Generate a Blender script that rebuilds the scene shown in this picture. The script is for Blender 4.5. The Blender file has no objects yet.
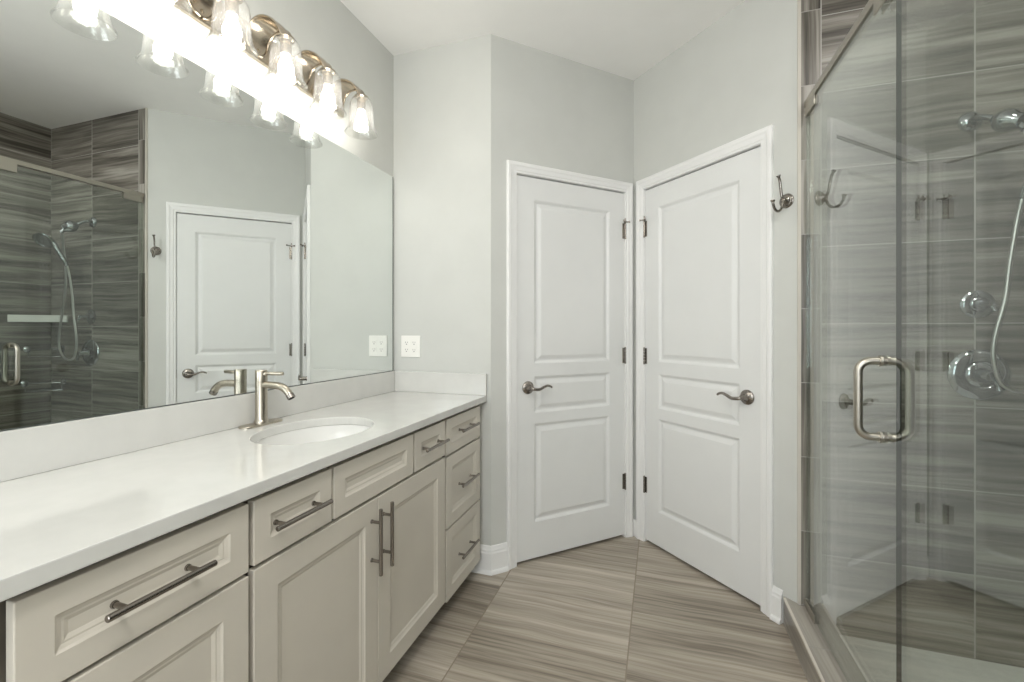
import bpy, bmesh, math, random
from mathutils import Vector, Matrix
random.seed(7)
S = bpy.context.scene
COL = S.collection
PI = math.pi
R2 = math.sqrt(0.5)

# ------------------------------------------------------------------ camera, world, lights
cam = bpy.data.objects.new('camera', bpy.data.cameras.new('camera'))
COL.objects.link(cam)
cam.location = (1.3798, 0.0, 1.23)
cam.rotation_euler = (PI / 2, 0, math.radians(18.28))
cam.data.sensor_width = 36.0
cam.data.lens = 446.85 / 1024 * 36.0
cam.data.shift_y = -11.25 / 1024
cam.data.clip_start = 0.02
S.camera = cam

w = bpy.data.worlds.new('world'); S.world = w; w.use_nodes = True
w.node_tree.nodes['Background'].inputs[0].default_value = (0.75, 0.85, 1.0, 1)
w.node_tree.nodes['Background'].inputs[1].default_value = 0.0

def area(name, loc, target, size, power, color, size_y=None, shape='RECTANGLE'):
    l = bpy.data.lights.new(name, 'AREA'); l.energy = power; l.color = color
    l.shape = shape; l.size = size
    if shape == 'RECTANGLE': l.size_y = size_y or size
    o = bpy.data.objects.new(name, l); COL.objects.link(o); o.location = loc
    o.rotation_euler = (Vector(target) - Vector(loc)).to_track_quat('-Z', 'Y').to_euler()
    return o
area('window_daylight', (1.05, -1.62, 1.5), (1.05, 1.0, 1.2), 1.3, 29.0, (0.90, 0.95, 1.0), 1.5)
def point_light(name, loc, power, color, radius):
    l = bpy.data.lights.new(name, 'POINT'); l.energy = power; l.color = color; l.shadow_soft_size = radius
    o = bpy.data.objects.new(name, l); COL.objects.link(o); o.location = loc
    return o
point_light('ceiling_fill_lamp', (1.25, -0.1, 2.40), 36.0, (1.0, 0.97, 0.93), 0.10)  # overhead lamp reshaped as an unseen hanging globe to brighten the ceiling
area('shower_fill_light', (2.43, 1.15, 2.70), (2.43, 1.15, 0), 0.16, 8.0, (1.0, 0.97, 0.93), shape='DISK')  # unseen light assumed above the shower, helps lift the shower floor
BULB = 50.0            # emission strength of the six bulbs of the vanity light

S.view_settings.view_transform = 'Standard'
S.view_settings.look = 'None'
S.view_settings.gamma = 1.0
S.view_settings.use_curve_mapping = False
S.view_settings.exposure = 0.12
cy = S.cycles
cy.max_bounces = 14; cy.diffuse_bounces = 6; cy.glossy_bounces = 8
cy.transmission_bounces = 8; cy.transparent_max_bounces = 32
cy.caustics_reflective = True; cy.caustics_refractive = False
cy.sample_clamp_indirect = 6.0
cy.use_denoising = True

# ------------------------------------------------------------------ materials
class NT:
    def __init__(self, name):
        self.m = bpy.data.materials.new(name); self.m.use_nodes = True
        self.t = self.m.node_tree; self.t.nodes.clear()
        self.out = self.n('ShaderNodeOutputMaterial')
    def n(self, typ, **kw):
        x = self.t.nodes.new(typ)
        for k, v in kw.items(): setattr(x, k, v)
        return x
    def l(self, a, b): self.t.links.new(a, b)
    def put(self, sock, v):
        if isinstance(v, bpy.types.NodeSocket): self.l(v, sock)
        else: sock.default_value = v
    def math(self, op, a, b=0.0, c=None):
        x = self.n('ShaderNodeMath', operation=op); self.put(x.inputs[0], a); self.put(x.inputs[1], b)
        if c is not None: self.put(x.inputs[2], c)
        return x.outputs[0]
    def comb(self, a, b, c):
        x = self.n('ShaderNodeCombineXYZ')
        for i, v in enumerate((a, b, c)): self.put(x.inputs[i], v)
        return x.outputs[0]
    def noise(self, vec, scale, detail=3, rough=0.5, dist=0.0):
        x = self.n('ShaderNodeTexNoise'); self.put(x.inputs['Vector'], vec)
        x.inputs['Scale'].default_value = scale; x.inputs['Detail'].default_value = detail
        x.inputs['Roughness'].default_value = rough; x.inputs['Distortion'].default_value = dist
        return x.outputs['Fac']
    def ramp(self, fac, stops):
        x = self.n('ShaderNodeValToRGB'); self.put(x.inputs[0], fac)
        e = x.color_ramp.elements
        while len(e) < len(stops): e.new(0.5)
        for i, (p, c) in enumerate(stops): e[i].position = p; e[i].color = (*c, 1)
        return x.outputs[0]
    def mix(self, f, a, b):
        x = self.n('ShaderNodeMix', data_type='RGBA'); self.put(x.inputs[0], f)
        self.put(x.inputs[6], a if isinstance(a, bpy.types.NodeSocket) else (*a, 1))
        self.put(x.inputs[7], b if isinstance(b, bpy.types.NodeSocket) else (*b, 1))
        return x.outputs[2]
    def bsdf(self, color, rough=0.5, metal=0.0, bump=None, spec=0.5, **kw):
        p = self.n('ShaderNodeBsdfPrincipled')
        self.put(p.inputs['Base Color'], color if isinstance(color, bpy.types.NodeSocket) else (*color, 1))
        self.put(p.inputs['Roughness'], rough); p.inputs['Metallic'].default_value = metal
        p.inputs['Specular IOR Level'].default_value = spec
        for k, v in kw.items(): self.put(p.inputs[k.replace('_', ' ')], v)
        if bump is not None:
            h, st, d = bump
            b = self.n('ShaderNodeBump'); b.inputs['Strength'].default_value = st; b.inputs['Distance'].default_value = d
            self.put(b.inputs['Height'], h); self.l(b.outputs[0], p.inputs['Normal'])
        self.l(p.outputs[0], self.out.inputs[0])
        return p

def simple(name, color, rough=0.5, metal=0.0, var=0.04, scale=6.0, bump=0.0, bscale=300.0, spec=0.5, **kw):
    t = NT(name); g = t.n('ShaderNodeNewGeometry').outputs['Position']
    f = t.noise(g, scale, 4)
    lo = tuple(c * (1 - var) for c in color); hi = tuple(min(1, c * (1 + var)) for c in color)
    c = t.ramp(f, [(0.35, lo), (0.65, hi)])
    b = None
    if bump: b = (t.noise(g, bscale, 3), bump, 0.001)
    t.bsdf(c, rough, metal, b, spec, **kw)
    return t.m

def brushed(name, color, rough, axis=2, scale=900.0):
    t = NT(name); tc = t.n('ShaderNodeTexCoord').outputs['Object']
    mp = t.n('ShaderNodeMapping'); t.l(tc, mp.inputs[0])
    s = [1.0, 1.0, 1.0]; s[axis] = 0.03; mp.inputs['Scale'].default_value = s
    f = t.noise(mp.outputs[0], scale, 2)
    r = t.math('MULTIPLY_ADD', f, 0.05, rough - 0.025)
    lo = tuple(c * 0.94 for c in color)
    t.bsdf(t.ramp(f, [(0.3, lo), (0.7, color)]), r, 1.0)
    return t.m

def tile(name, sa, ta, ps, pt, os_, ot, tone, grout, rough=0.3, gw=0.0016, along_s=True, gw2=None, fine=0.32):
    """stone-look porcelain tile: linear veins running along one axis, per-tile variation, thin grout"""
    t = NT(name); sep = t.n('ShaderNodeSeparateXYZ'); t.l(t.n('ShaderNodeNewGeometry').outputs['Position'], sep.inputs[0])
    s = sep.outputs[sa]
    u = t.math('ADD', sep.outputs[0], sep.outputs[2]) if ta == 'xz' else sep.outputs[ta]
    fs = t.math('DIVIDE', t.math('SUBTRACT', s, os_), ps); fu = t.math('DIVIDE', t.math('SUBTRACT', u, ot), pt)
    i_s, i_u = t.math('FLOOR', fs), t.math('FLOOR', fu)
    def edge(f, p):
        r = t.math('FRACT', f); return t.math('MULTIPLY', t.math('MINIMUM', r, t.math('SUBTRACT', 1.0, r)), p)
    g = t.math('MAXIMUM', t.math('LESS_THAN', edge(fs, ps), gw), t.math('LESS_THAN', edge(fu, pt), gw if gw2 is None else gw2))
    wn = t.n('ShaderNodeTexWhiteNoise', noise_dimensions='3D'); t.l(t.comb(i_s, i_u, 3.3), wn.inputs['Vector'])
    rnd = wn.outputs['Value']
    a, b = (s, u) if along_s else (u, s)
    wob = t.math('MULTIPLY', t.noise(t.comb(a, t.math('MULTIPLY', rnd, 31.0), 0.0), 1.6, 2), 0.05)
    b2 = t.math('ADD', b, wob)
    v1 = t.comb(t.math('MULTIPLY', a, 0.55), t.math('MULTIPLY_ADD', b2, 11.0, t.math('MULTIPLY', rnd, 57.0)), t.math('MULTIPLY', rnd, 13.0))
    v2 = t.comb(t.math('MULTIPLY', a, 1.6), t.math('MULTIPLY_ADD', b2, 60.0, t.math('MULTIPLY', rnd, 91.0)), rnd)
    n1 = t.noise(v1, 1.7, 4, 0.55, 0.5); n2 = t.noise(v2, 1.3, 4, 0.6, 0.3)
    f = t.math('ADD', t.math('MULTIPLY', n1, 1 - fine), t.math('MULTIPLY', n2, fine))
    f = t.math('ADD', f, t.math('MULTIPLY', t.math('SUBTRACT', rnd, 0.5), 0.10))
    c = t.ramp(f, tone)
    c = t.mix(g, c, grout)
    t.bsdf(c, t.math('MULTIPLY_ADD', g, 0.4, rough), 0.0, (t.math('SUBTRACT', 1.0, g), 0.25, 0.001), 0.45)
    return t.m

def schlick(t, f0=0.04, gain=1.0):
    lw = t.n('ShaderNodeLayerWeight'); lw.inputs[0].default_value = 0.5
    p = t.math('POWER', lw.outputs['Facing'], 5.0)
    return t.math('MINIMUM', t.math('MULTIPLY', t.math('MULTIPLY_ADD', p, 1 - f0, f0), gain), 1.0)

def clear_glass(name, tint, f0=0.045, gain=1.0, rough=0.0):
    t = NT(name)
    tr = t.n('ShaderNodeBsdfTransparent'); tr.inputs[0].default_value = (*tint, 1)
    gl = t.n('ShaderNodeBsdfGlossy'); gl.inputs[0].default_value = (1, 1, 1, 1); gl.inputs['Roughness'].default_value = rough
    mx = t.n('ShaderNodeMixShader'); t.l(schlick(t, f0, gain), mx.inputs[0]); t.l(tr.outputs[0], mx.inputs[1]); t.l(gl.outputs[0], mx.inputs[2])
    t.l(mx.outputs[0], t.out.inputs[0])
    return t.m

def seeded_glass(name):
    t = NT(name); g = t.n('ShaderNodeNewGeometry').outputs['Position']
    vo = t.n('ShaderNodeTexVoronoi'); t.l(g, vo.inputs['Vector']); vo.inputs['Scale'].default_value = 160
    seed = t.math('LESS_THAN', vo.outputs['Distance'], 0.16)
    bp = t.n('ShaderNodeBump'); bp.inputs['Strength'].default_value = 0.5; bp.inputs['Distance'].default_value = 0.002
    t.l(t.noise(g, 90, 3), bp.inputs['Height'])
    tr = t.n('ShaderNodeBsdfTransparent'); tr.inputs[0].default_value = (0.97, 0.97, 0.96, 1)
    gl = t.n('ShaderNodeBsdfGlossy'); gl.inputs['Roughness'].default_value = 0.12; t.l(bp.outputs[0], gl.inputs['Normal'])
    df = t.n('ShaderNodeBsdfTranslucent'); df.inputs[0].default_value = (0.95, 0.95, 0.95, 1)
    m1 = t.n('ShaderNodeMixShader'); t.l(schlick(t, 0.08, 1.2), m1.inputs[0]); t.l(tr.outputs[0], m1.inputs[1]); t.l(gl.outputs[0], m1.inputs[2])
    m2 = t.n('ShaderNodeMixShader'); t.l(t.math('MULTIPLY_ADD', seed, 0.08, 0.018), m2.inputs[0]); t.l(m1.outputs[0], m2.inputs[1]); t.l(df.outputs[0], m2.inputs[2])
    t.l(m2.outputs[0], t.out.inputs[0])
    return t.m

M = {}
M['paint'] = simple('wall_paint', (0.575, 0.583, 0.556), 0.6, var=0.015, bump=0.15, bscale=500, spec=0.3)
M['ceiling'] = simple('ceiling_paint', (0.91, 0.905, 0.89), 0.8, var=0.01, bump=0.1, bscale=400, spec=0.2)
M['trim'] = simple('white_trim_paint', (0.80, 0.80, 0.79), 0.32, var=0.01)
M['door'] = simple('white_door_paint', (0.735, 0.74, 0.73), 0.36, var=0.01, bump=0.06, bscale=250)
M['cabinet'] = simple('taupe_cabinet_paint', (0.60, 0.565, 0.495), 0.38, var=0.02)
M['quartz'] = simple('white_quartz', (0.62, 0.62, 0.595), 0.10, var=0.02, scale=14, spec=0.85)
M['ceramic'] = simple('white_ceramic', (0.78, 0.78, 0.76), 0.08, var=0.01)
M['nickel'] = brushed('brushed_nickel', (0.47, 0.43, 0.36), 0.28)
M['dark_nickel'] = brushed('satin_nickel', (0.29, 0.265, 0.24), 0.26, axis=1)
M['bronze_nickel'] = simple('warm_nickel', (0.46, 0.40, 0.32), 0.22, 1.0, var=0.06)
M['chrome'] = simple('chrome', (0.43, 0.45, 0.475), 0.05, 1.0, var=0.02)
M['hose'] = simple('braided_metal', (0.62, 0.62, 0.61), 0.3, 1.0, var=0.02)
M['box'] = simple('shade_painted_box', (0.10, 0.088, 0.07), 0.5)  # taupe box coloured dark, standing in for shade in the gaps
M['dark'] = simple('gap_shade_black', (0.02, 0.02, 0.02), 0.6, var=0.05)  # near-black colour put in as shade behind the door gaps
M['slot'] = simple('outlet_slot', (0.10, 0.10, 0.10), 0.6, var=0.05)
M['plastic'] = simple('white_plastic', (0.84, 0.83, 0.79), 0.3, var=0.01)
M['shelf'] = simple('pale_stone', (0.70, 0.70, 0.67), 0.25, var=0.04)
M['pan'] = simple('shower_pan', (0.82, 0.82, 0.79), 0.45, var=0.05, scale=30, bump=0.25, bscale=120)
M['metal_edge'] = simple('pale_metal_edge', (0.70, 0.655, 0.59), 0.35, 0.15, var=0.02)
M['caulk'] = simple('cream_caulk', (0.55, 0.52, 0.46), 0.6, var=0.03)
M['rail'] = brushed('rail_nickel', (0.46, 0.43, 0.375), 0.36, axis=1)
t_floor = [(0.35, (0.18, 0.152, 0.120)), (0.45, (0.310, 0.270, 0.218)), (0.56, (0.42, 0.372, 0.308)), (0.68, (0.54, 0.492, 0.425))]
t_wall = [(0.37, (0.050, 0.044, 0.036)), (0.46, (0.130, 0.118, 0.099)), (0.54, (0.228, 0.212, 0.183)), (0.65, (0.38, 0.36, 0.322))]
t_curb = [(0.34, (0.14, 0.122, 0.10)), (0.45, (0.26, 0.238, 0.205)), (0.55, (0.37, 0.342, 0.30)), (0.68, (0.48, 0.455, 0.41))]
M['tile_floor'] = tile('floor_tile', 0, 1, 0.61, 0.305, 0.046, 0.19, t_floor, (0.27, 0.225, 0.18), 0.33, 0.0026, gw2=0.0006, fine=0.46)
M['tile_end'] = tile('end_wall_tile', 0, 2, 0.484, 0.308, 1.993 - 0.484 * 2, 0.022, t_wall, (0.44, 0.425, 0.395), 0.38, 0.0026, gw2=0.0017)
M['tile_back'] = tile('back_wall_tile', 1, 2, 0.60, 0.308, 2.087, 0.022, t_wall, (0.38, 0.365, 0.34), 0.28)
M['tile_strip'] = tile('jamb_tile', 0, 2, 0.484, 0.30, 1.993 - 0.484 * 2, 0.116, t_wall, (0.36, 0.345, 0.32), 0.3, along_s=False)
M['tile_curb'] = tile('curb_tile', 1, 'xz', 0.42, 0.60, 1.823, 0.0, t_curb, (0.36, 0.345, 0.32), 0.3)
t = NT('mirror_silver'); t.bsdf((0.86, 0.89, 0.875), 0.0, 1.0); M['mirror'] = t.m
M['mirror_edge'] = simple('mirror_edge', (0.06, 0.07, 0.065), 0.3)
M['glass'] = clear_glass('shower_glass', (0.905, 0.94, 0.918), 0.036, 1.6)
M['glass_edge'] = simple('dark_glass_edge', (0.012, 0.018, 0.015), 0.5, spec=0.1)
M['shade'] = seeded_glass('seeded_glass')
t = NT('bulb_glow'); em = t.n('ShaderNodeEmission'); em.inputs[0].default_value = (1.0, 0.96, 0.90, 1); em.inputs[1].default_value = BULB
t.l(em.outputs[0], t.out.inputs[0]); M['bulb'] = t.m

# ------------------------------------------------------------------ mesh helpers
def frame_mat(x, y, deg, z=0.0): return Matrix.Translation((x, y, z)) @ Matrix.Rotation(math.radians(deg), 4, 'Z')
WORLD = Matrix.Identity(4)
bx0, by0 = 0.5693, 2.1141                       # corner of the end wall and the angled wall
C0 = (1.2318, 2.7766)                           # corner between the two door walls
YD = 2.0871; XS = 2.9404; ZC = 2.7261; YE = 2.1141; XD = 1.9212
F1 = frame_mat(bx0, by0, 45)                    # local x runs along the wall, local -y faces the room
F2 = frame_mat(C0[0], C0[1], -45)
FV = frame_mat(0, 0, 90)                        # vanity side: local x = world y, local -y = world +x

def link(name, bm, mats, parent=None, mw=None, smooth=False, bevel=0.0, seg=2, angle=35):
    bmesh.ops.recalc_face_normals(bm, faces=bm.faces)
    me = bpy.data.meshes.new(name); bm.to_mesh(me); bm.free()
    if not isinstance(mats, (list, tuple)): mats = [mats]
    for m in mats: me.materials.append(m)
    if smooth:
        me.shade_smooth() if hasattr(me, 'shade_smooth') else None
        try: me.set_sharp_from_angle(angle=math.radians(angle))
        except Exception: pass
    o = bpy.data.objects.new(name, me); COL.objects.link(o)
    if mw is not None: o.matrix_world = mw
    if parent is not None:
        o.parent = parent
        o.matrix_parent_inverse = parent.matrix_world.inverted()
    if bevel:
        b = o.modifiers.new('bevel', 'BEVEL'); b.width = bevel; b.segments = seg; b.limit_method = 'ANGLE'; b.angle_limit = math.radians(40)
        b.harden_normals = False
    return o
def tag(o, label, cat, group=None):
    o['label'] = label; o['category'] = cat
    if group: o['group'] = group
    return o
def struct(o): o['kind'] = 'structure'; return o
def empty(name, mw):
    o = bpy.data.objects.new(name, None); COL.objects.link(o); o.matrix_world = mw; o.empty_display_size = 0.05
    return o

def box(bm, x0, x1, y0, y1, z0, z1, mat=0):
    v = [bm.verts.new((x, y, z)) for x in (x0, x1) for y in (y0, y1) for z in (z0, z1)]
    for f in ((0, 1, 3, 2), (4, 6, 7, 5), (0, 4, 5, 1), (2, 3, 7, 6), (0, 2, 6, 4), (1, 5, 7, 3)):
        fc = bm.faces.new([v[i] for i in f]); fc.material_index = mat
def BOX(*a, **k):
    bm = bmesh.new(); box(bm, *a, **k); return bm
def frames(pts):
    pts = [Vector(p) for p in pts]; n = len(pts); T = []
    for i in range(n):
        a = pts[max(0, i - 1)]; b = pts[min(n - 1, i + 1)]; T.append((b - a).normalized())
    up = Vector((0, 0, 1)) if abs(T[0].z) < 0.9 else Vector((1, 0, 0))
    N = (up - T[0] * up.dot(T[0])).normalized(); out = []
    for i in range(n):
        N = (N - T[i] * N.dot(T[i])).normalized(); out.append((pts[i], N, T[i].cross(N)))
    return out
def tube(bm, pts, r, seg=10, cap=True, mat=0, flat=1.0):
    fr = frames(pts); rings = []
    for i, (p, n, b) in enumerate(fr):
        rr = r[i] if isinstance(r, (list, tuple)) else r
        rings.append([bm.verts.new(p + n * rr * flat * math.cos(2 * PI * k / seg) + b * rr * math.sin(2 * PI * k / seg)) for k in range(seg)])
    for a, b in zip(rings, rings[1:]):
        for k in range(seg):
            f = bm.faces.new((a[k], a[(k + 1) % seg], b[(k + 1) % seg], b[k])); f.material_index = mat
    if cap:
        for q in (rings[0][::-1], rings[-1]):
            f = bm.faces.new(q); f.material_index = mat
def smooth_path(pts, n=8):
    """Catmull-Rom through the points"""
    P = [Vector(p) for p in pts]; P = [P[0] * 2 - P[1]] + P + [P[-1] * 2 - P[-2]]; out = []
    for i in range(1, len(P) - 2):
        for k in range(n):
            u = k / n; a, b, c, d = P[i - 1:i + 3]
            out.append(0.5 * ((2 * b) + (c - a) * u + (2 * a - 5 * b + 4 * c - d) * u * u + (3 * b - a - 3 * c + d) * u ** 3))
    out.append(P[-2]); return out
def lathe(bm, prof, origin=(0, 0, 0), axis='Z', seg=32, mat=0):
    """prof: (radius, height) pairs; radius 0 closes"""
    o = Vector(origin); rows = []
    ax = {'Z': (Vector((1, 0, 0)), Vector((0, 1, 0)), Vector((0, 0, 1))),
          '-Y': (Vector((1, 0, 0)), Vector((0, 0, 1)), Vector((0, -1, 0)))}[axis] if isinstance(axis, str) else axis
    for r, h in prof:
        if r < 1e-6: rows.append([bm.verts.new(o + ax[2] * h)])
        else: rows.append([bm.verts.new(o + ax[2] * h + ax[0] * r * math.cos(2 * PI * k / seg) + ax[1] * r * math.sin(2 * PI * k / seg)) for k in range(seg)])
    for a, b in zip(rows, rows[1:]):
        for k in range(seg):
            k2 = (k + 1) % seg
            q = [a[k % len(a)], a[k2 % len(a)], b[k2 % len(b)], b[k % len(b)]]
            q = [x for i, x in enumerate(q) if x not in q[:i]]
            if len(q) >= 3: bm.faces.new(q).material_index = mat
def axes_to(d):
    d = Vector(d).normalized(); u = Vector((0, 0, 1)) if abs(d.z) < 0.9 else Vector((1, 0, 0))
    a = u.cross(d).normalized(); return (a, d.cross(a), d)

def panel_slab(bm, X0, X1, Z0, Z1, th, panels, prof):
    """slab from y=0 (front, towards -y) to y=th; each panel is a rectangle of nested inset/depth loops"""
    xs = sorted({X0, X1} | {p[0] for p in panels} | {p[1] for p in panels})
    zs = sorted({Z0, Z1} | {p[2] for p in panels} | {p[3] for p in panels})
    V = {(i, j): bm.verts.new((x, 0, z)) for i, x in enumerate(xs) for j, z in enumerate(zs)}
    for i in range(len(xs) - 1):
        for j in range(len(zs) - 1):
            q = [V[i, j], V[i + 1, j], V[i + 1, j + 1], V[i, j + 1]]
            hit = [p for p in panels if abs(p[0] - xs[i]) < 1e-6 and abs(p[1] - xs[i + 1]) < 1e-6 and abs(p[2] - zs[j]) < 1e-6 and abs(p[3] - zs[j + 1]) < 1e-6]
            if not hit: bm.faces.new(q); continue
            a, b, c, d = hit[0]; loop = q
            for ins, dep in prof:
                nl = [bm.verts.new(v) for v in ((a + ins, dep, c + ins), (b - ins, dep, c + ins), (b - ins, dep, d - ins), (a + ins, dep, d - ins))]
                for k in range(4): bm.faces.new((loop[k], loop[(k + 1) % 4], nl[(k + 1) % 4], nl[k]))
                loop = nl
            bm.faces.new(loop)
    B = [bm.verts.new(v) for v in ((X0, th, Z0), (X1, th, Z0), (X1, th, Z1), (X0, th, Z1))]
    bm.faces.new(B[::-1])
    nx, nz = len(xs) - 1, len(zs) - 1
    bm.faces.new([V[i, 0] for i in range(nx + 1)][::-1] + [B[0], B[1]])
    bm.faces.new([V[i, nz] for i in range(nx + 1)] + [B[2], B[3]])
    bm.faces.new([V[0, j] for j in range(nz + 1)] + [B[3], B[0]])
    bm.faces.new([V[nx, j] for j in range(nz + 1)][::-1] + [B[1], B[2]])

def extrude_profile(bm, prof, x0, x1, m0=0.0, m1=0.0):
    """prof: (y, z) loop extruded along x; m0/m1 mitre the ends by y"""
    a = [bm.verts.new((x0 + m0 * -y, y, z)) for y, z in prof]; b = [bm.verts.new((x1 + m1 * -y, y, z)) for y, z in prof]
    n = len(prof)
    for k in range(n): bm.faces.new((a[k], a[(k + 1) % n], b[(k + 1) % n], b[k]))
    bm.faces.new(a[::-1]); bm.faces.new(b)

# ------------------------------------------------------------------ room shell
TH = 0.12
struct(link('floor', BOX(-0.12, 3.06, -1.82, 2.95, -0.10, 0.0), M['tile_floor']))
struct(link('ceiling', BOX(-0.12, 3.06, -1.82, 2.95, ZC, ZC + 0.10), M['ceiling']))
struct(link('wall_left', BOX(-TH, 0.0, -1.82, YE + TH, 0, ZC), M['paint']))
struct(link('wall_far', BOX(0.0, bx0, YE, YE + TH, 0, ZC), M['paint']))
# angled wall with door 1
D1a, D1b, DH = 0.143, 0.869, 2.046
bm = bmesh.new()
box(bm, 0.0, D1a, 0, 0.10, 0, ZC); box(bm, D1b, 0.937, 0, 0.10, 0, ZC); box(bm, D1a, D1b, 0, 0.10, DH, ZC)
struct(link('wall_closet', bm, M['paint'], mw=F1))
# angled wall with door 2
D2a, D2b = 0.093, 0.811
bm = bmesh.new()
box(bm, 0.0, D2a, 0, 0.10, 0, ZC); box(bm, D2b, 0.9745, 0, 0.10, 0, ZC); box(bm, D2a, D2b, 0, 0.10, DH, ZC)
struct(link('wall_entry', bm, M['paint'], mw=F2))
# tiled shower walls
bm = bmesh.new(); box(bm, 1.993, XS, YD, YD + TH, 0, ZC, 0); box(bm, XD + 0.002, 1.993, YD, YD + TH, 0, ZC, 1)
struct(link('wall_shower_end', bm, [M['tile_end'], M['tile_strip']]))
struct(link('wall_shower_back', BOX(XS, XS + TH, 0.42, YD + TH, 0, ZC), M['tile_back']))
struct(link('wall_shower_near', BOX(1.87, XS, 0.30, 0.42, 0, ZC), M['tile_end']))
struct(link('wall_right', BOX(1.87, 1.99, -1.82, 0.30, 0, ZC), M['paint']))
struct(link('wall_rear', BOX(0.0, 1.87, -1.82, -1.70, 0, ZC), M['paint']))
struct(link('trim_3', BOX(-0.010, 0.0015, -0.003, 0.006, 0.117, ZC - 0.001), M['caulk'], mw=frame_mat(XD + 0.001, YD, 0)))

# baseboards: ogee-topped board with shoe moulding
BBP = [(0, 0), (-0.026, 0), (-0.026, 0.006), (-0.022, 0.014), (-0.014, 0.019), (-0.014, 0.100), (-0.011, 0.107), (-0.011, 0.116), (-0.007, 0.124), (-0.004, 0.133), (0, 0.137)]
bm = bmesh.new(); extrude_profile(bm, BBP, 0.47, bx0, 0, math.tan(math.radians(22.5)))
struct(link('baseboard_far', bm, M['trim'], mw=frame_mat(0, YE, 0)))
bm = bmesh.new(); extrude_profile(bm, BBP, 0.0, 0.088, -math.tan(math.radians(22.5)), 0)
struct(link('baseboard_closet', bm, M['trim'], mw=F1))
bm = bmesh.new(); extrude_profile(bm, BBP, 0.863, 0.905)
struct(link('baseboard_entry', bm, M['trim'], mw=F2))
bm = bmesh.new(); box(bm, 0.005, 0.034, -0.014, 0, 0, 0.098)
struct(link('baseboard_corner', bm, M['trim'], mw=F2, bevel=0.003))

# door casings (trim_1, trim_2): stepped moulding, mitred corners
def casing(name, mw, a, b, top, w0, w1, wt):
    prof = [(0.0, -0.009), (0.18, -0.009), (0.24, -0.012), (0.55, -0.014), (0.68, -0.0175), (0.9, -0.0175), (1.0, -0.013), (1.0, 0.0), (0.0, 0.0)]
    bm = bmesh.new(); loops = []
    for k, (f, y) in enumerate(prof):
        loops.append([bm.verts.new(p) for p in ((a - f * w0, y, 0.0), (a - f * w0, y, top + f * wt), (b + f * w1, y, top + f * wt), (b + f * w1, y, 0.0))])
    n = len(loops)
    for i in range(n):
        p, q = loops[i], loops[(i + 1) % n]
        for k in range(3): bm.faces.new((p[k], p[k + 1], q[k + 1], q[k]))
    bm.faces.new([l[0] for l in loops]); bm.faces.new([l[3] for l in loops][::-1])
    # jamb reveal lining the opening
    j = 0.005
    box(bm, a - j + 0.001, a + 0.002, 0.0, 0.09, 0, top); box(bm, b - 0.002, b + j - 0.001, 0.0, 0.09, 0, top); box(bm, a, b, 0.0, 0.09, top - 0.002, top + j)
    # stop behind the door
    box(bm, a + 0.002, a + 0.014, 0.04, 0.055, 0, top); box(bm, b - 0.014, b - 0.002, 0.04, 0.055, 0, top); box(bm, a + .014, b - .014, 0.04, 0.055, top - 0.014, top - 0.002)
    return struct(link(name, bm, M['trim'], mw=mw))
casing('trim_1', F1, D1a, D1b, DH, 0.056, 0.052, 0.056)
casing('trim_2', F2, D2a, D2b, DH, 0.058, 0.052, 0.060)

def hinge(parent, mw, x, z, stop=None):
    bm = bmesh.new()
    for k in range(5):
        z0 = z - 0.045 + k * 0.018
        tube(bm, [(x, -0.005, z0 + 0.0006), (x, -0.005, z0 + 0.0174)], 0.0058, 12)
    tube(bm, [(x, -0.005, z + 0.045), (x, -0.005, z + 0.050)], [0.0066, 0.004], 12)
    tube(bm, [(x, -0.005, z - 0.045), (x, -0.005, z - 0.049)], [0.0066, 0.004], 12)
    box(bm, x - 0.016, x + 0.016, -0.0008, 0.004, z - 0.045, z + 0.045)
    h = link('hinge', bm, M['dark_nickel'], parent, mw, smooth=True)
    if stop:
        bm = bmesh.new(); zz = z + 0.053
        tube(bm, [(x, -0.005, zz - 0.004), (x, -0.005, zz + 0.003)], 0.010, 12)
        tube(bm, [(x, -0.005, zz), (x - stop * 0.016, -0.020, zz)], 0.0034, 8); tube(bm, [(x - stop * 0.016, -0.020, zz), (x - stop * 0.020, -0.024, zz)], 0.006, 10)
        tube(bm, [(x, -0.005, zz), (x + stop * 0.030, -0.030, zz)], 0.0034, 8); tube(bm, [(x + stop * 0.030, -0.030, zz), (x + stop * 0.035, -0.034, zz)], 0.006, 10)
        tube(bm, [(x, -0.005, zz), (x, -0.005, zz + 0.022)], 0.0042, 10)
        link('hinge_stop', bm, M['dark_nickel'], h, mw, smooth=True)
    return h
def lever(parent, mw, x, z, d):
    bm = bmesh.new()
    lathe(bm, [(0.034, 0), (0.034, 0.004), (0.031, 0.008), (0.024, 0.011), (0.016, 0.014), (0.0125, 0.020), (0.0115, 0.042), (0.0, 0.043)], (x, 0, z), '-Y', 32)
    r = link('door_rosette', bm, M['dark_nickel'], parent, mw, smooth=True)
    bm = bmesh.new()
    pts = smooth_path([(x, -0.030, z), (x, -0.048, z - 0.001), (x + d * 0.012, -0.056, z - 0.004), (x + d * 0.04, -0.057, z - 0.005), (x + d * 0.066, -0.056, z + 0.005), (x + d * 0.088, -0.055, z + 0.011), (x + d * 0.106, -0.054, z + 0.007), (x + d * 0.116, -0.053, z + 0.0005)], 6)
    n = len(pts); rad = [0.0095 - 0.0045 * (i / (n - 1)) for i in range(n)]
    tube(bm, pts, rad, 12)
    link('lever_handle', bm, M['dark_nickel'], r, mw, smooth=True)
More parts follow.
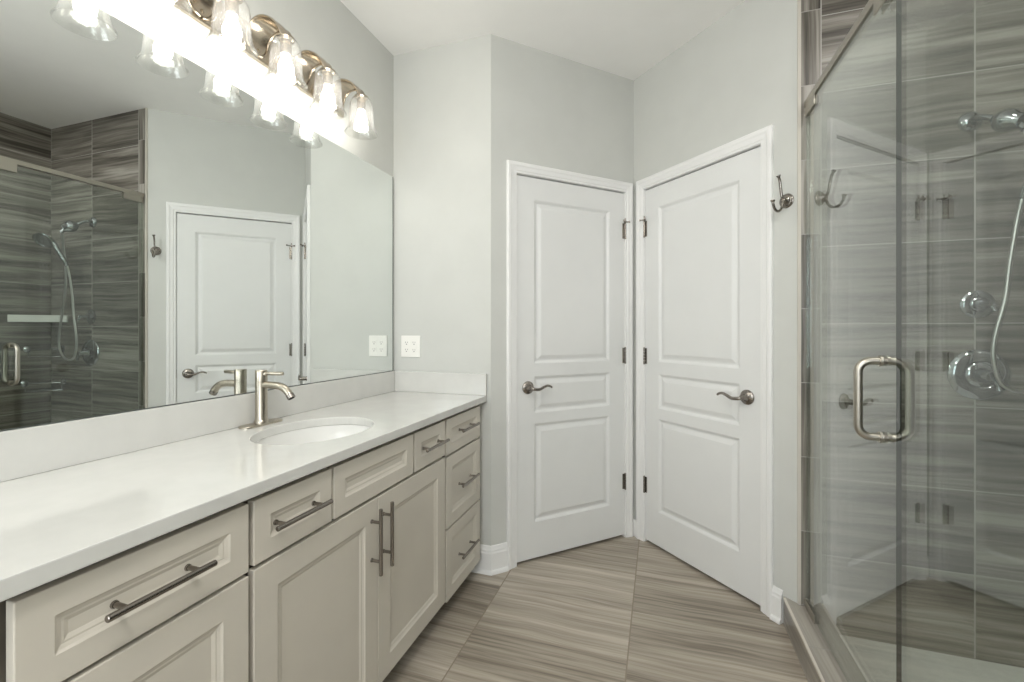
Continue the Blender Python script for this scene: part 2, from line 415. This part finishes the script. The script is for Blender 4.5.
def room_door(name, mw, a, b, hinge_x, knob_x, d, pa, pb, stop):
    bm = bmesh.new()
    prof = [(0.006, 0.003), (0.014, 0.010), (0.020, 0.0105), (0.026, 0.009), (0.042, 0.002), (0.046, 0.0015)]
    panel_slab(bm, a + 0.003, b - 0.003, 0.016, DH - 0.0095, 0.035, [(pa, pb, 0.205, 0.73), (pa, pb, 0.787, 0.982), (pa, pb, 1.05, 1.922)], prof)
    o = link(name, bm, M['door'], mw=mw @ Matrix.Translation((0, 0.002, 0))); struct(o)
    for i, z in enumerate((0.332, 1.078, 1.815)): hinge(o, mw, hinge_x, z, stop if i == 2 else None)
    lever(o, mw, knob_x, 0.925, d)
    bm = BOX(knob_x - 0.0, knob_x + 0.0011, 0.001, 0.028, 0.895, 0.955)
    for v in bm.verts: v.co.x += (a + 0.0024 - knob_x) if d > 0 else (b - 0.0035 - knob_x)
    link('latch_plate', bm, M['dark_nickel'], o, mw)
    return o
room_door('door_1', F1, D1a, D1b, D1b - 0.001, 0.213, 1, 0.252, 0.757, -1)
room_door('door_2', F2, D2a, D2b, D2a + 0.001, 0.742, -1, 0.197, 0.702, 1)
# black backing sheets, painted shade for the gaps around the doors
struct(link('shade_sheet_closet', BOX(D1a - 0.05, D1b + 0.02, 0.101, 0.11, 0, DH + 0.05), M['dark'], mw=F1))
struct(link('shade_sheet_entry', BOX(D2a - 0.02, D2b + 0.05, 0.101, 0.11, 0, DH + 0.05), M['dark'], mw=F2))

# shower floor and curb
struct(link('shower_floor', BOX(2.005, XS, 0.42, YD, 0.0, 0.022), M['pan']))
bm = BOX(1.872, 2.004, 0.42, 2.084, 0.0, 0.1145)
box(bm, 1.8685, 1.8770, 0.42, 2.118, 0.1085, 0.1168, 1)
box(bm, 1.872, 1.915, 2.084, 2.130, 0.0, 0.1145)
struct(link('shower_curb', bm, [M['tile_curb'], M['metal_edge']]))

# ------------------------------------------------------------------ vanity cabinets
XF = 0.531          # front plane of doors and drawers
FT = 0.020
CPROF = [(0.004, 0.003), (0.010, 0.0055), (0.013, 0.0055), (0.020, 0.0085)]
def pull(parent, x, z, length, vertical=False):
    """bar pull in the vanity frame (local x = world y, -y = world +x)"""
    f = -XF; bm = bmesh.new(); h = length / 2; off = f - 0.034; p = 0.060
    ax = (lambda s: (x, off, z + s)) if vertical else (lambda s: (x + s, off, z))
    tube(bm, [ax(-h), ax(-h + 0.0012), ax(h - 0.0012), ax(h)], [0.0048, 0.006, 0.006, 0.0048], 14)
    for s in (-p, p):
        q = ax(s); tube(bm, [(q[0], off, q[2]), (q[0], f - 0.002, q[2])], 0.0048, 12)
        tube(bm, [(q[0], f - 0.004, q[2]), (q[0], f + 0.0001, q[2])], [0.0058, 0.0066], 12)
    return link('pull_handle', bm, M['dark_nickel'], parent, FV, smooth=True)
def front(kind, parent, x0, x1, z0, z1, frame, pl=None):
    bm = bmesh.new()
    panel_slab(bm, x0, x1, z0, z1, FT, [(x0 + frame, x1 - frame, z0 + frame, z1 - frame)], CPROF)
    o = link(kind, bm, M['cabinet'], parent, FV @ Matrix.Translation((0, -XF, 0)), bevel=0.0018)
    if pl: pull(o, *pl)
    return o
def carcass(parent, y0, y1):
    b = XF - FT - 0.006
    bm = bmesh.new(); t = 0.016
    box(bm, y0, y0 + t, -b, -0.004, 0.086, 0.867); box(bm, y1 - t, y1, -b, -0.004, 0.086, 0.867)
    box(bm, y0 + t, y1 - t, -b, -0.02, 0.086, 0.102); box(bm, y0 + t, y1 - t, -0.020, -0.004, 0.086, 0.867)
    box(bm, y0 + t, y1 - t, -b, -b + 0.018, 0.102, 0.867)
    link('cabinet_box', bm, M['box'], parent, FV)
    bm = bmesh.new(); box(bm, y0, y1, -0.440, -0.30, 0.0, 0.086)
    link('toe_kick', bm, M['box'], parent, FV)  # dark colour stands in for the shadow under the cabinets
GR = 'taupe vanity base cabinets'
c = empty('vanity_cabinet', frame_mat(0.27, 0.55, 90)); tag(c, 'taupe cabinet with one wide drawer above a door, nearest the camera', 'cabinet', GR)
carcass(c, 0.340, 0.7485)
front('drawer', c, 0.371, 0.744, 0.703, 0.8515, 0.044, (0.551, 0.780, 0.180))
front('cabinet_door', c, 0.371, 0.744, 0.094, 0.694, 0.060)
c = empty('vanity_cabinet', frame_mat(0.27, 1.22, 90)); tag(c, 'taupe sink cabinet with paired doors under two small drawers and a plain panel', 'cabinet', GR)
carcass(c, 0.749, 1.6865)
front('drawer', c, 0.757, 1.003, 0.708, 0.8515, 0.044, (0.875, 0.782, 0.176))
front('false_drawer_front', c, 1.0125, 1.4275, 0.708, 0.8515, 0.044)
front('drawer', c, 1.4405, 1.681, 0.708, 0.8515, 0.044, (1.557, 0.782, 0.180))
front('cabinet_door', c, 0.757, 1.2135, 0.094, 0.698, 0.064, (1.180, 0.575, 0.205, True))
front('cabinet_door', c, 1.2165, 1.681, 0.094, 0.698, 0.064, (1.241, 0.575, 0.205, True))
c = empty('vanity_cabinet', frame_mat(0.27, 1.89, 90)); tag(c, 'taupe three-drawer cabinet at the far end beside the wall corner', 'cabinet', GR)
carcass(c, 1.687, 2.070)
front('drawer', c, 1.697, 2.064, 0.700, 0.8515, 0.044, (1.878, 0.785, 0.180))
front('drawer', c, 1.697, 2.064, 0.391, 0.691, 0.050, (1.876, 0.545, 0.180))
front('drawer', c, 1.697, 2.064, 0.082, 0.382, 0.050, (1.876, 0.232, 0.180))
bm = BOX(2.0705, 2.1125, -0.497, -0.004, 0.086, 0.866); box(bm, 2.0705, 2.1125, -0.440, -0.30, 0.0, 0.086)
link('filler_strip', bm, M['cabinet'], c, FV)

# countertop with the oval cut-out for the sink
ZT, ZB = 0.898, 0.868
SX, SY, SA, SB = 0.29, 1.215, 0.165, 0.210
X0, X1, Y0, Y1 = 0.003, 0.5495, 0.322, 2.1125
angs = sorted([2 * PI * k / 72 for k in range(72)] + [math.atan2(y - SY, x - SX) % (2 * PI) for x in (X0, X1) for y in (Y0, Y1)])
bm = bmesh.new(); rows = {k: [] for k in ('it', 'ot', 'ib', 'ob')}
for a in angs:
    ca, sa = math.cos(a), math.sin(a)
    k = 1 / math.sqrt((ca / SA) ** 2 + (sa / SB) ** 2)
    tx = ((X1 if ca > 0 else X0) - SX) / ca if abs(ca) > 1e-9 else 1e9
    ty = ((Y1 if sa > 0 else Y0) - SY) / sa if abs(sa) > 1e-9 else 1e9
    q = min(tx, ty)
    for key, r, z in (('it', k, ZT), ('ot', q, ZT), ('ib', k, ZB), ('ob', q, ZB)): rows[key].append(bm.verts.new((SX + ca * r, SY + sa * r, z)))
n = len(angs)
for i in range(n):
    j = (i + 1) % n
    for a, b in (('it', 'ot'), ('ot', 'ob'), ('ob', 'ib'), ('ib', 'it')): bm.faces.new((rows[a][i], rows[a][j], rows[b][j], rows[b][i]))
ct = link('countertop', bm, M['quartz'], bevel=0.003)
tag(ct, 'long white quartz countertop with low backsplash over the taupe cabinets', 'countertop')
link('backsplash', BOX(0.003, 0.0205, 0.322, 2.1125, ZT + 0.0004, 1.0065), M['quartz'], ct, bevel=0.0015)
link('backsplash', BOX(0.0207, 0.5495, 2.095, 2.1125, ZT + 0.0004, 1.0065), M['quartz'], ct, bevel=0.0015)

# undermount sink
bm = bmesh.new(); NR = 10; ring0 = None
def erow(k, z): return [bm.verts.new((SX + (SA + 0.004) * k * math.cos(2 * PI * i / 64), SY + (SB + 0.004) * k * math.sin(2 * PI * i / 64), z)) for i in range(64)]
prof = [(1.09, ZB - 0.0006), (1.0, ZB - 0.0006)] + [(math.cos(u * PI / 2) ** 0.55, ZB - 0.001 - 0.135 * math.sin(u * PI / 2)) for u in [k / 12 for k in range(1, 12)]] + [(0.11, ZB - 0.138)]
rr = [erow(k, z) for k, z in prof]
for a, b in zip(rr, rr[1:]):
    for i in range(64): bm.faces.new((a[i], a[(i + 1) % 64], b[(i + 1) % 64], b[i]))
bm.faces.new(rr[-1])
sk = link('sink', bm, M['ceramic'], smooth=True, angle=60)
so = sk.modifiers.new('thick', 'SOLIDIFY'); so.thickness = 0.008; so.offset = -1
tag(sk, 'oval white undermount basin set into the countertop', 'sink')
bm = bmesh.new(); lathe(bm, [(0.024, 0.0), (0.024, 0.003), (0.018, 0.005), (0.017, 0.003), (0.0, 0.003)], (SX, SY, ZB - 0.1375), 'Z', 24)
link('drain', bm, M['nickel'], sk, smooth=True)

# faucet
fx, fy = 0.054, 1.212
fc = empty('faucet', frame_mat(fx, fy, 0, ZT)); tag(fc, 'brushed nickel single-lever faucet on oval base plate behind the sink', 'faucet')
bm = bmesh.new()
def stadium(z, s): return [bm.verts.new((0.027 * s * math.cos(a), (0.055 if math.sin(a) >= 0 else -0.055) + 0.027 * s * math.sin(a), z)) for a in [2 * PI * k / 48 for k in range(48)]]
rr = [stadium(0.0003, 1.0), stadium(0.0045, 1.0), stadium(0.0065, 0.93)]
for a, b in zip(rr, rr[1:]):
    for i in range(48): bm.faces.new((a[i], a[(i + 1) % 48], b[(i + 1) % 48], b[i]))
bm.faces.new(rr[0][::-1]); bm.faces.new(rr[-1])
link('base_plate', bm, M['nickel'], fc, frame_mat(fx, fy, 0, ZT), smooth=True)
bm = bmesh.new(); lathe(bm, [(0.0235, 0.006), (0.0235, 0.013), (0.021, 0.017), (0.0195, 0.021), (0.0195, 0.1500), (0.0180, 0.1506), (0.0180, 0.1524), (0.0195, 0.1530), (0.0195, 0.1885), (0.0182, 0.191), (0, 0.191)], (0, 0, 0), 'Z', 40)
link('faucet_body', bm, M['nickel'], fc, frame_mat(fx, fy, 0, ZT), smooth=True)
bm = bmesh.new()
sp = smooth_path([(0.012, 0, 0.139), (0.045, 0, 0.1395), (0.076, 0, 0.138), (0.101, 0, 0.131), (0.119, 0, 0.118), (0.132, 0, 0.101)], 8)
tube(bm, sp, 0.0125, 20, cap=False)
link('spout', bm, M['nickel'], fc, frame_mat(fx, fy, 0, ZT), smooth=True)
bm = bmesh.new(); d = (sp[-1] - sp[-2]).normalized()
lathe(bm, [(0.0132, -0.012), (0.0132, 0.003), (0.0105, 0.003), (0.0105, -0.002), (0, -0.002)], sp[-1], axes_to(d), 20)
link('aerator', bm, M['dark_nickel'], fc, frame_mat(fx, fy, 0, ZT), smooth=True)
bm = bmesh.new()
tube(bm, [(0.016, 0.0, 0.177), (0.024, 0.001, 0.178)], [0.0085, 0.0075], 14)
tube(bm, [(0.022, 0.001, 0.179), (0.030, 0.002, 0.1795), (0.082, 0.010, 0.1795), (0.085, 0.0105, 0.1795)], [0.006, 0.0078, 0.0078, 0.007], 14, flat=0.85)
link('faucet_lever', bm, M['nickel'], fc, frame_mat(fx, fy, 0, ZT), smooth=True)

# ------------------------------------------------------------------ mirror
mo = link('wall_mirror', BOX(0.0008, 0.0060, 0.316, 2.0965, 1.0096, 2.0595), [M['mirror'], M['mirror_edge']])
for p in mo.data.polygons:
    if p.normal.x < 0.9: p.material_index = 1
link('edge_channel', BOX(0.0008, 0.0072, 0.316, 2.0995, 1.0067, 1.0094), M['mirror_edge'], mo)
link('edge_channel', BOX(0.0008, 0.0070, 2.0967, 2.0998, 1.0096, 2.0595), M['mirror_edge'], mo)
tag(mo, 'large frameless rectangular mirror on the wall above the countertop', 'mirror')

# ------------------------------------------------------------------ vanity light: bar with six arms and bell shades
VY = [0.605 + 0.2054 * k for k in range(6)]
vl = empty('vanity_light', frame_mat(0.0, 1.12, 0, 2.25)); tag(vl, 'warm nickel six-bulb bar light with clear bell shades above the mirror', 'light fixture')
bm = BOX(0.0005, 0.020, VY[0] - 0.085, VY[-1] + 0.06, 2.195, 2.305)
link('back_plate', bm, M['bronze_nickel'], vl, WORLD, bevel=0.006, seg=3)
LX = 0.154
def arm_mesh():
    bm = bmesh.new()
    path = smooth_path([(0.026, 0, 2.203), (0.024, 0, 2.222), (0.025, 0, 2.245), (0.034, 0, 2.274), (0.058, 0, 2.296), (0.092, 0, 2.301), (0.124, 0, 2.289), (0.146, 0, 2.264), (LX, 0, 2.238)], 6)
    n = len(path); L = [0.0]
    for a, b in zip(path, path[1:]): L.append(L[-1] + (b - a).length)
    wid = []
    for q in L:
        f = q / L[-1]
        wv = 0.044 * min(1.0, math.sqrt(max(0.0, 1 - (1 - min(f / 0.24, 1)) ** 2)) + 0.0)
        if f > 0.55: wv *= 1 - 0.52 * ((f - 0.55) / 0.45) ** 1.3
        wid.append(max(wv, 0.003))
    fr = frames(path); rows = []
    for (p, nn, bb), wv, i in zip(fr, wid, range(n)):
        T = (path[min(i + 1, n - 1)] - path[max(i - 1, 0)]).normalized(); N = Vector((T.z, 0, -T.x))
        row = []
        for k in range(9):
            u = k / 4 - 1
            row.append((p + Vector((0, u * wv, 0)) - N * 0.007 * (1 - u * u) * min(1, wv / 0.05)))
        rows.append(row)
    top = [[bm.verts.new(v) for v in r] for r in rows]
    for a, b in zip(top, top[1:]):
        for k in range(8): bm.faces.new((a[k], a[k + 1], b[k + 1], b[k]))
    for e in (0, 8): tube(bm, [r[e] for r in rows], 0.0044, 8)
    lathe(bm, [(0, 0.0), (0.006, 0.001), (0.005, 0.006), (0.0, 0.008)], (0.030, 0, 2.219), axes_to((1, 0, 0)), 12)
    return bm
def shade_mesh():
    bm = bmesh.new()
    prof = [(0.0690, 0.0), (0.0665, 0.004), (0.0590, 0.017), (0.0540, 0.036), (0.0515, 0.060), (0.0505, 0.090), (0.0485, 0.118), (0.0450, 0.134), (0.0380, 0.146), (0.0240, 0.152)]
    inner = [(r - 0.0030, h + (0.001 if i else 0.0)) for i, (r, h) in enumerate(prof)][::-1]
    inner = [(max(r, 0.0205), min(h, 0.1495)) for r, h in inner]
    lathe(bm, prof + inner + [prof[0]], (0, 0, 0), 'Z', 40)
    bmesh.ops.remove_doubles(bm, verts=bm.verts, dist=1e-5)
    return bm
def bulb_mesh():
    bm = bmesh.new()
    pr = [(0.0, 0.020)] + [(0.0255 * math.sin(a), 0.050 - 0.030 * math.cos(a)) for a in [PI * k / 12 for k in range(1, 9)]] + [(0.0165, 0.080), (0.0130, 0.092), (0.0125, 0.100)]
    lathe(bm, pr, (0, 0, 0), 'Z', 20); return bm
def socket_mesh():
    bm = bmesh.new()
    lathe(bm, [(0.0, 0.099), (0.0175, 0.099), (0.0180, 0.148), (0.0290, 0.1535), (0.0290, 0.158), (0.0190, 0.166), (0.0100, 0.170), (0.0, 0.171)], (0, 0, 0), 'Z', 28)
    return bm
ZR = 2.079
protos = None
for k, y in enumerate(VY):
    mw = frame_mat(LX, y, 0, ZR)
    if k == 0:
        a = link('lamp_arm', arm_mesh(), M['bronze_nickel'], vl, frame_mat(0, y, 0), smooth=True, angle=50)
        s = link('lamp_shade', shade_mesh(), M['shade'], vl, mw, smooth=True, angle=60)
        b = link('bulb', bulb_mesh(), M['bulb'], s, mw, smooth=True)
        q = link('lamp_socket', socket_mesh(), M['bronze_nickel'], a, mw, smooth=True)
        protos = (a, s, b, q)
    else:
        dy = y - VY[0]; new = []
        for o, par in ((protos[0], vl), (protos[1], vl), (protos[2], None), (protos[3], None)):
            cpy = o.copy(); COL.objects.link(cpy); new.append(cpy)
        a, s, b, q = new
        a.parent = vl; s.parent = vl; b.parent = s; q.parent = a
        for o, base in ((a, frame_mat(0, y, 0)), (s, mw)):
            o.matrix_parent_inverse = vl.matrix_world.inverted(); o.matrix_basis = base
        b.matrix_parent_inverse = mw.inverted(); b.matrix_basis = mw
        q.matrix_parent_inverse = frame_mat(0, y, 0).inverted(); q.matrix_basis = mw

# ------------------------------------------------------------------ outlet, hook
ol = link('electrical_outlet', BOX(0.0505, 0.1665, -0.0055, -0.0003, 1.083, 1.1985), M['plastic'], mw=frame_mat(0, YE, 0), bevel=0.003)
tag(ol, 'white double outlet plate on the wall above the countertop corner', 'outlet')
for cx in (0.0855, 0.1315):
    bm = bmesh.new(); cz = 1.1408
    for sgn in (-1, 1):
        zc = cz + sgn * 0.0195
        v = []
        for a in [2 * PI * i / 32 for i in range(32)]:
            v.append((cx + max(-0.0165, min(0.0165, 0.0185 * math.cos(a))), zc + max(-0.0142, min(0.0142, 0.0185 * math.sin(a)))))
        A = [bm.verts.new((x, -0.0055, z)) for x, z in v]; B = [bm.verts.new((x, -0.0078, z)) for x, z in v]
        for i in range(32): bm.faces.new((A[i], A[(i + 1) % 32], B[(i + 1) % 32], B[i]))
        bm.faces.new(B)
        box(bm, cx - 0.0070, cx - 0.0050, -0.0081, -0.0077, zc - 0.002, zc + 0.0065, 1)
        box(bm, cx + 0.0050, cx + 0.0070, -0.0081, -0.0077, zc - 0.001, zc + 0.0055, 1)
        tube(bm, [(cx, -0.0077, zc - 0.008), (cx, -0.0081, zc - 0.008)], 0.0028, 12, mat=1)
    link('receptacle', bm, [M['plastic'], M['slot']], ol, frame_mat(0, YE, 0))
    bm = bmesh.new(); lathe(bm, [(0.0032, 0.0), (0.003, 0.0012), (0.0, 0.0016)], (cx, -0.0055, cz), '-Y', 12)
    link('screw', bm, M['plastic'], ol, frame_mat(0, YE, 0), smooth=True)

hk = empty('robe_hook', F2 @ Matrix.Translation((0.921, 0, 1.766))); tag(hk, 'nickel double robe hook on the wall between white door and shower', 'hook')
HM = F2 @ Matrix.Translation((0.921, 0, 1.766))
bm = bmesh.new(); lathe(bm, [(0.030, 0.0003), (0.030, 0.004), (0.026, 0.007), (0.025, 0.010), (0.020, 0.012), (0.018, 0.016), (0.012, 0.021), (0.0095, 0.030), (0.0, 0.032)], (0, 0, 0), '-Y', 32)
link('rosette', bm, M['dark_nickel'], hk, HM, smooth=True)
bm = bmesh.new()
tube(bm, smooth_path([(0, -0.024, 0.000), (0, -0.034, 0.012), (0, -0.040, 0.04), (0, -0.047, 0.075), (0, -0.055, 0.092)], 6), 0.0052, 12)
lathe(bm, [(0, -0.004), (0.0065, -0.002), (0.009, 0.003), (0.0085, 0.006), (0, 0.008)], (0, -0.055, 0.093), axes_to((0, -0.5, 1)), 16)
link('upper_arm', bm, M['dark_nickel'], hk, HM, smooth=True)
bm = bmesh.new()
tube(bm, smooth_path([(0, -0.024, 0.002), (0, -0.030, -0.020), (0, -0.043, -0.042), (0, -0.063, -0.050), (0, -0.081, -0.042), (0, -0.091, -0.024), (0, -0.093, -0.016)], 6), 0.0052, 12)
lathe(bm, [(0, -0.004), (0.0065, -0.002), (0.009, 0.003), (0.0085, 0.006), (0, 0.008)], (0, -0.093, -0.014), axes_to((0, -0.1, 1)), 16)
link('lower_arm', bm, M['dark_nickel'], hk, HM, smooth=True)

# ------------------------------------------------------------------ shower enclosure
GX0, GX1 = 1.940, 1.950
def glass_panel(name, y0, y1, z0, z1, edge):
    bm = BOX(GX0, GX1, y0, y1, z0, z1)
    o = link(name, bm, [M['glass'], M['glass_edge']])
    for p in o.data.polygons:
        if edge * p.normal.y > 0.9: p.material_index = 1
    return o
sd = glass_panel('shower_door', 1.3575, 2.074, 0.124, 2.117, -1)
tag(sd, 'clear frameless glass shower door with looped metal handle', 'shower door')
gp = glass_panel('glass_panel', 0.422, 1.3562, 0.1150, 2.117, 1)
tag(gp, 'clear fixed glass shower panel standing on the curb', 'glass panel')
def pull_loop(side):
    x = GX0 if side < 0 else GX1; o = side * 0.052; bm = bmesh.new(); y = 1.437; z0, z1 = 0.944, 1.147; r = 0.030
    pts = [(x, y, z1)]
    for k in range(9):
        a = PI / 2 * k / 8; pts.append((x + o - side * r + side * r * math.sin(a), y, z1 - r + r * math.cos(a)))
    for k in range(9):
        a = PI / 2 * k / 8; pts.append((x + o - side * r + side * r * math.cos(a), y, z0 + r - r * math.sin(a)))
    pts.append((x, y, z0)); tube(bm, pts, 0.0102, 16)
    for z in (z0, z1): tube(bm, [(x, y, z), (x + side * 0.006, y, z)], [0.0145, 0.0145], 16)
    return bm
link('outer_handle', pull_loop(-1), M['rail'], sd, WORLD, smooth=True)
link('inner_handle', pull_loop(1), M['rail'], sd, WORLD, smooth=True)
for z0, z1 in ((0.1168, 0.150), (2.085, 2.1235)):
    bm = bmesh.new(); box(bm, GX0 - 0.006, GX0 - 0.0001, 1.964, 2.070, z0, z1); box(bm, GX1 + 0.0001, GX1 + 0.006, 1.964, 2.070, z0, z1)
    box(bm, GX0 - 0.006, GX1 + 0.006, 2.0745, 2.080, z0, z1)
    link('pivot_hinge', bm, M['rail'], sd, WORLD, bevel=0.0015)
bm = BOX(1.934, 1.956, 0.421, 2.0865, 2.124, 2.150)
hr = link('header_rail', bm, M['rail'], bevel=0.002); tag(hr, 'brushed nickel header rail along the top of the shower glass', 'rail')
bm = BOX(1.928, 1.9335, 1.20, 1.455, 2.078, 2.146); box(bm, 1.9335, 1.939, 1.20, 1.345, 2.078, 2.118)
tube(bm, [(1.928, 1.285, 2.09), (1.924, 1.285, 2.09)], 0.012, 16)
link('clamp_bracket', bm, M['rail'], hr, WORLD, bevel=0.003)
# clear seal strip at the hinge side
link('door_seal', BOX(GX0 + 0.001, GX1 - 0.001, 2.0745, 2.084, 0.152, 2.084), M['glass'], sd, WORLD)

# valve trims
def valve(name, x, z, r, label, cat, arm):
    bm = bmesh.new()
    lathe(bm, [(r, 0.0004), (r, 0.003), (r * 0.96, r * 0.08), (r * 0.88, r * 0.14), (r * 0.76, r * 0.185), (r * 0.64, r * 0.205), (r * 0.57, r * 0.21), (r * 0.53, r * 0.17), (r * 0.48, r * 0.15), (r * 0.40, r * 0.21), (r * 0.28, r * 0.24), (0, r * 0.24)], (0, 0, 0), '-Y', 48)
    mw = frame_mat(x, YD, 0, z)
    o = link(name, bm, M['chrome'], mw=mw, smooth=True); tag(o, label, cat)
    bm = bmesh.new()
    lathe(bm, [(r * 0.30, 0.0125), (r * 0.29, 0.03), (r * 0.22, 0.042), (r * 0.20, 0.066), (r * 0.17, 0.072), (0, 0.073)], (0, 0, 0), '-Y', 28)
    tube(bm, smooth_path([(0.0, -0.058, 0.0), (arm * 0.3, -0.066, -arm * 0.4), (arm * 0.42, -0.070, -arm)], 5), [0.008, 0.0078, 0.0075, 0.0072, 0.007, 0.007, 0.0068, 0.0066, 0.0066, 0.0072, 0.0078], 12)
    link('valve_handle', bm, M['chrome'], o, mw, smooth=True)
valve('shower_valve', 2.487, 1.066, 0.092, 'large round chrome shower valve on the tiled wall', 'valve', 0.050)
valve('shower_diverter', 2.484, 1.323, 0.050, 'small round chrome diverter knob above the large shower valve', 'valve', 0.028)

# handheld shower
sh = empty('handheld_shower', frame_mat(2.46, YD, 0, 1.995)); tag(sh, 'chrome handheld shower head with looping hose on tiled wall', 'shower head')
bm = bmesh.new(); lathe(bm, [(0.037, 0.0004), (0.036, 0.006), (0.028, 0.016), (0.016, 0.021), (0.011, 0.023)], (2.462, YD, 1.995), '-Y', 32)
link('escutcheon', bm, M['chrome'], sh, WORLD, smooth=True)
bm = bmesh.new(); tube(bm, smooth_path([(2.462, YD - 0.004, 1.995), (2.468, YD - 0.035, 1.994), (2.480, YD - 0.062, 1.980), (2.492, YD - 0.082, 1.960)], 6), 0.0105, 14)
link('shower_arm', bm, M['chrome'], sh, WORLD, smooth=True)
bm = bmesh.new(); a0 = Vector((2.488, YD - 0.075, 1.966)); dv = Vector((0.055, -0.085, -0.055)).normalized()
lathe(bm, [(0.0, 0.0), (0.014, 0.0), (0.020, 0.008), (0.033, 0.020), (0.039, 0.034), (0.037, 0.056), (0.028, 0.070), (0.024, 0.085), (0.0, 0.086)], a0, axes_to(dv), 28)
hb = a0 + dv * 0.085
tube(bm, [hb - dv * 0.02, hb + Vector((0.0, -0.012, -0.030))], 0.011, 12)
link('diverter_holder', bm, M['chrome'], sh, WORLD, smooth=True)
bm = bmesh.new(); hc = Vector((2.615, 1.893, 1.842)); fd = Vector((-0.35, -0.62, -0.70)).normalized()
lathe(bm, [(0.0, -0.030), (0.022, -0.027), (0.046, -0.013), (0.058, 0.000), (0.059, 0.008), (0.054, 0.012), (0.046, 0.0125), (0.044, 0.010), (0.0, 0.010)], hc, axes_to(fd), 36)
hp = smooth_path([hc - fd * 0.012, hc + Vector((-0.028, 0.030, -0.010)), (2.566, 1.942, 1.775), (2.552, 1.966, 1.715), (2.547, 1.980, 1.675)], 6)
nn = len(hp); tube(bm, hp, [0.018 - 0.0075 * i / (nn - 1) for i in range(nn)], 16)
link('handset', bm, M['chrome'], sh, WORLD, smooth=True)
bm = bmesh.new()
tube(bm, smooth_path([(2.547, 1.980, 1.678), (2.540, 1.992, 1.60), (2.526, 2.0, 1.46), (2.513, 2.0, 1.335), (2.487, 2.0, 1.21), (2.482, 2.0, 1.13), (2.500, 2.0, 1.05), (2.535, 2.0, 1.022), (2.580, 2.0, 1.020), (2.630, 2.0, 1.045), (2.668, 2.0, 1.10), (2.672, 2.0, 1.18), (2.650, 2.0, 1.30), (2.612, 2.0, 1.46), (2.585, 1.994, 1.60), (2.583, 1.988, 1.72), (2.578, 1.976, 1.82), (2.550, 1.958, 1.872), hb + Vector((0, -0.010, -0.026))], 10), 0.0068, 10)
link('shower_hose', bm, M['hose'], sh, WORLD, smooth=True)

# corner shelf (triangular slab) and two wire corner baskets
bm = bmesh.new()
tri_ = [(XS - 0.0005, YD - 0.0005), (XS - 0.0005, 1.86), (XS - 0.012, 1.845), (2.735, YD - 0.012), (2.742, YD - 0.0005)]
A = [bm.verts.new((x, y, 1.285)) for x, y in tri_]; B = [bm.verts.new((x, y, 1.335)) for x, y in tri_]
for i in range(5): bm.faces.new((A[i], A[(i + 1) % 5], B[(i + 1) % 5], B[i]))
bm.faces.new(A[::-1]); bm.faces.new(B)
tag(link('corner_shelf', bm, M['shelf'], bevel=0.002), 'pale stone corner shelf between the two tiled shower walls', 'shelf')
def caddy(z, a, label):
    x1, y1 = XS, YD; o = empty('shower_caddy', frame_mat(x1 - 0.05, y1 - 0.05, 0, z)); tag(o, label, 'caddy', 'wire corner baskets in the shower')
    p = (x1 - a, y1 - 0.012); q = (x1 - 0.012, y1 - a)
    def arc(zz, s): return smooth_path([(p[0], p[1], zz), (x1 - a * 0.86 * s, y1 - a * 0.42 * s, zz), (x1 - a * 0.42 * s, y1 - a * 0.86 * s, zz), (q[0], q[1], zz)], 6)
    bm = bmesh.new(); tube(bm, arc(z, 0.9), 0.0023, 8); tube(bm, [(p[0], p[1], z), (x1 - 0.012, y1 - 0.012, z), (q[0], q[1], z)], 0.0023, 8)
    link('top_rail', bm, M['chrome'], o, WORLD, smooth=True)
    bm = bmesh.new(); zb = z - 0.055
    tube(bm, arc(zb, 0.9), 0.0020, 8); tube(bm, [(p[0], p[1], zb), (x1 - 0.012, y1 - 0.012, zb), (q[0], q[1], zb)], 0.0020, 8)
    for k in range(1, 8):
        f = k / 8; e = arc(zb, 0.9); pt = e[int(f * (len(e) - 1))]
        tube(bm, [(pt[0], pt[1], zb), (x1 - 0.012, y1 - 0.012 - (a - 0.012) * f, zb)] if f > 0.5 else [(pt[0], pt[1], zb), (x1 - a + (a - 0.012) * f, y1 - 0.012, zb)], 0.002, 6)
    for pt in (p, q): tube(bm, [(pt[0], pt[1], z), (pt[0], pt[1], zb)], 0.0020, 8)
    link('wire_basket', bm, M['chrome'], o, WORLD, smooth=True)
    for pos, ax in (((p[0], y1, z), (0, -1, 0)), ((x1, q[1], z), (-1, 0, 0))):
        bm = bmesh.new(); lathe(bm, [(0.024, 0.0005), (0.023, 0.006), (0.014, 0.014), (0.008, 0.018), (0, 0.019)], pos, axes_to(ax), 24)
        link('suction_mount', bm, M['chrome'], o, WORLD, smooth=True)
caddy(1.090, 0.135, 'upper of the two chrome wire corner baskets, below the stone shelf')
caddy(0.845, 0.150, 'lower of the two chrome wire corner baskets in the shower')
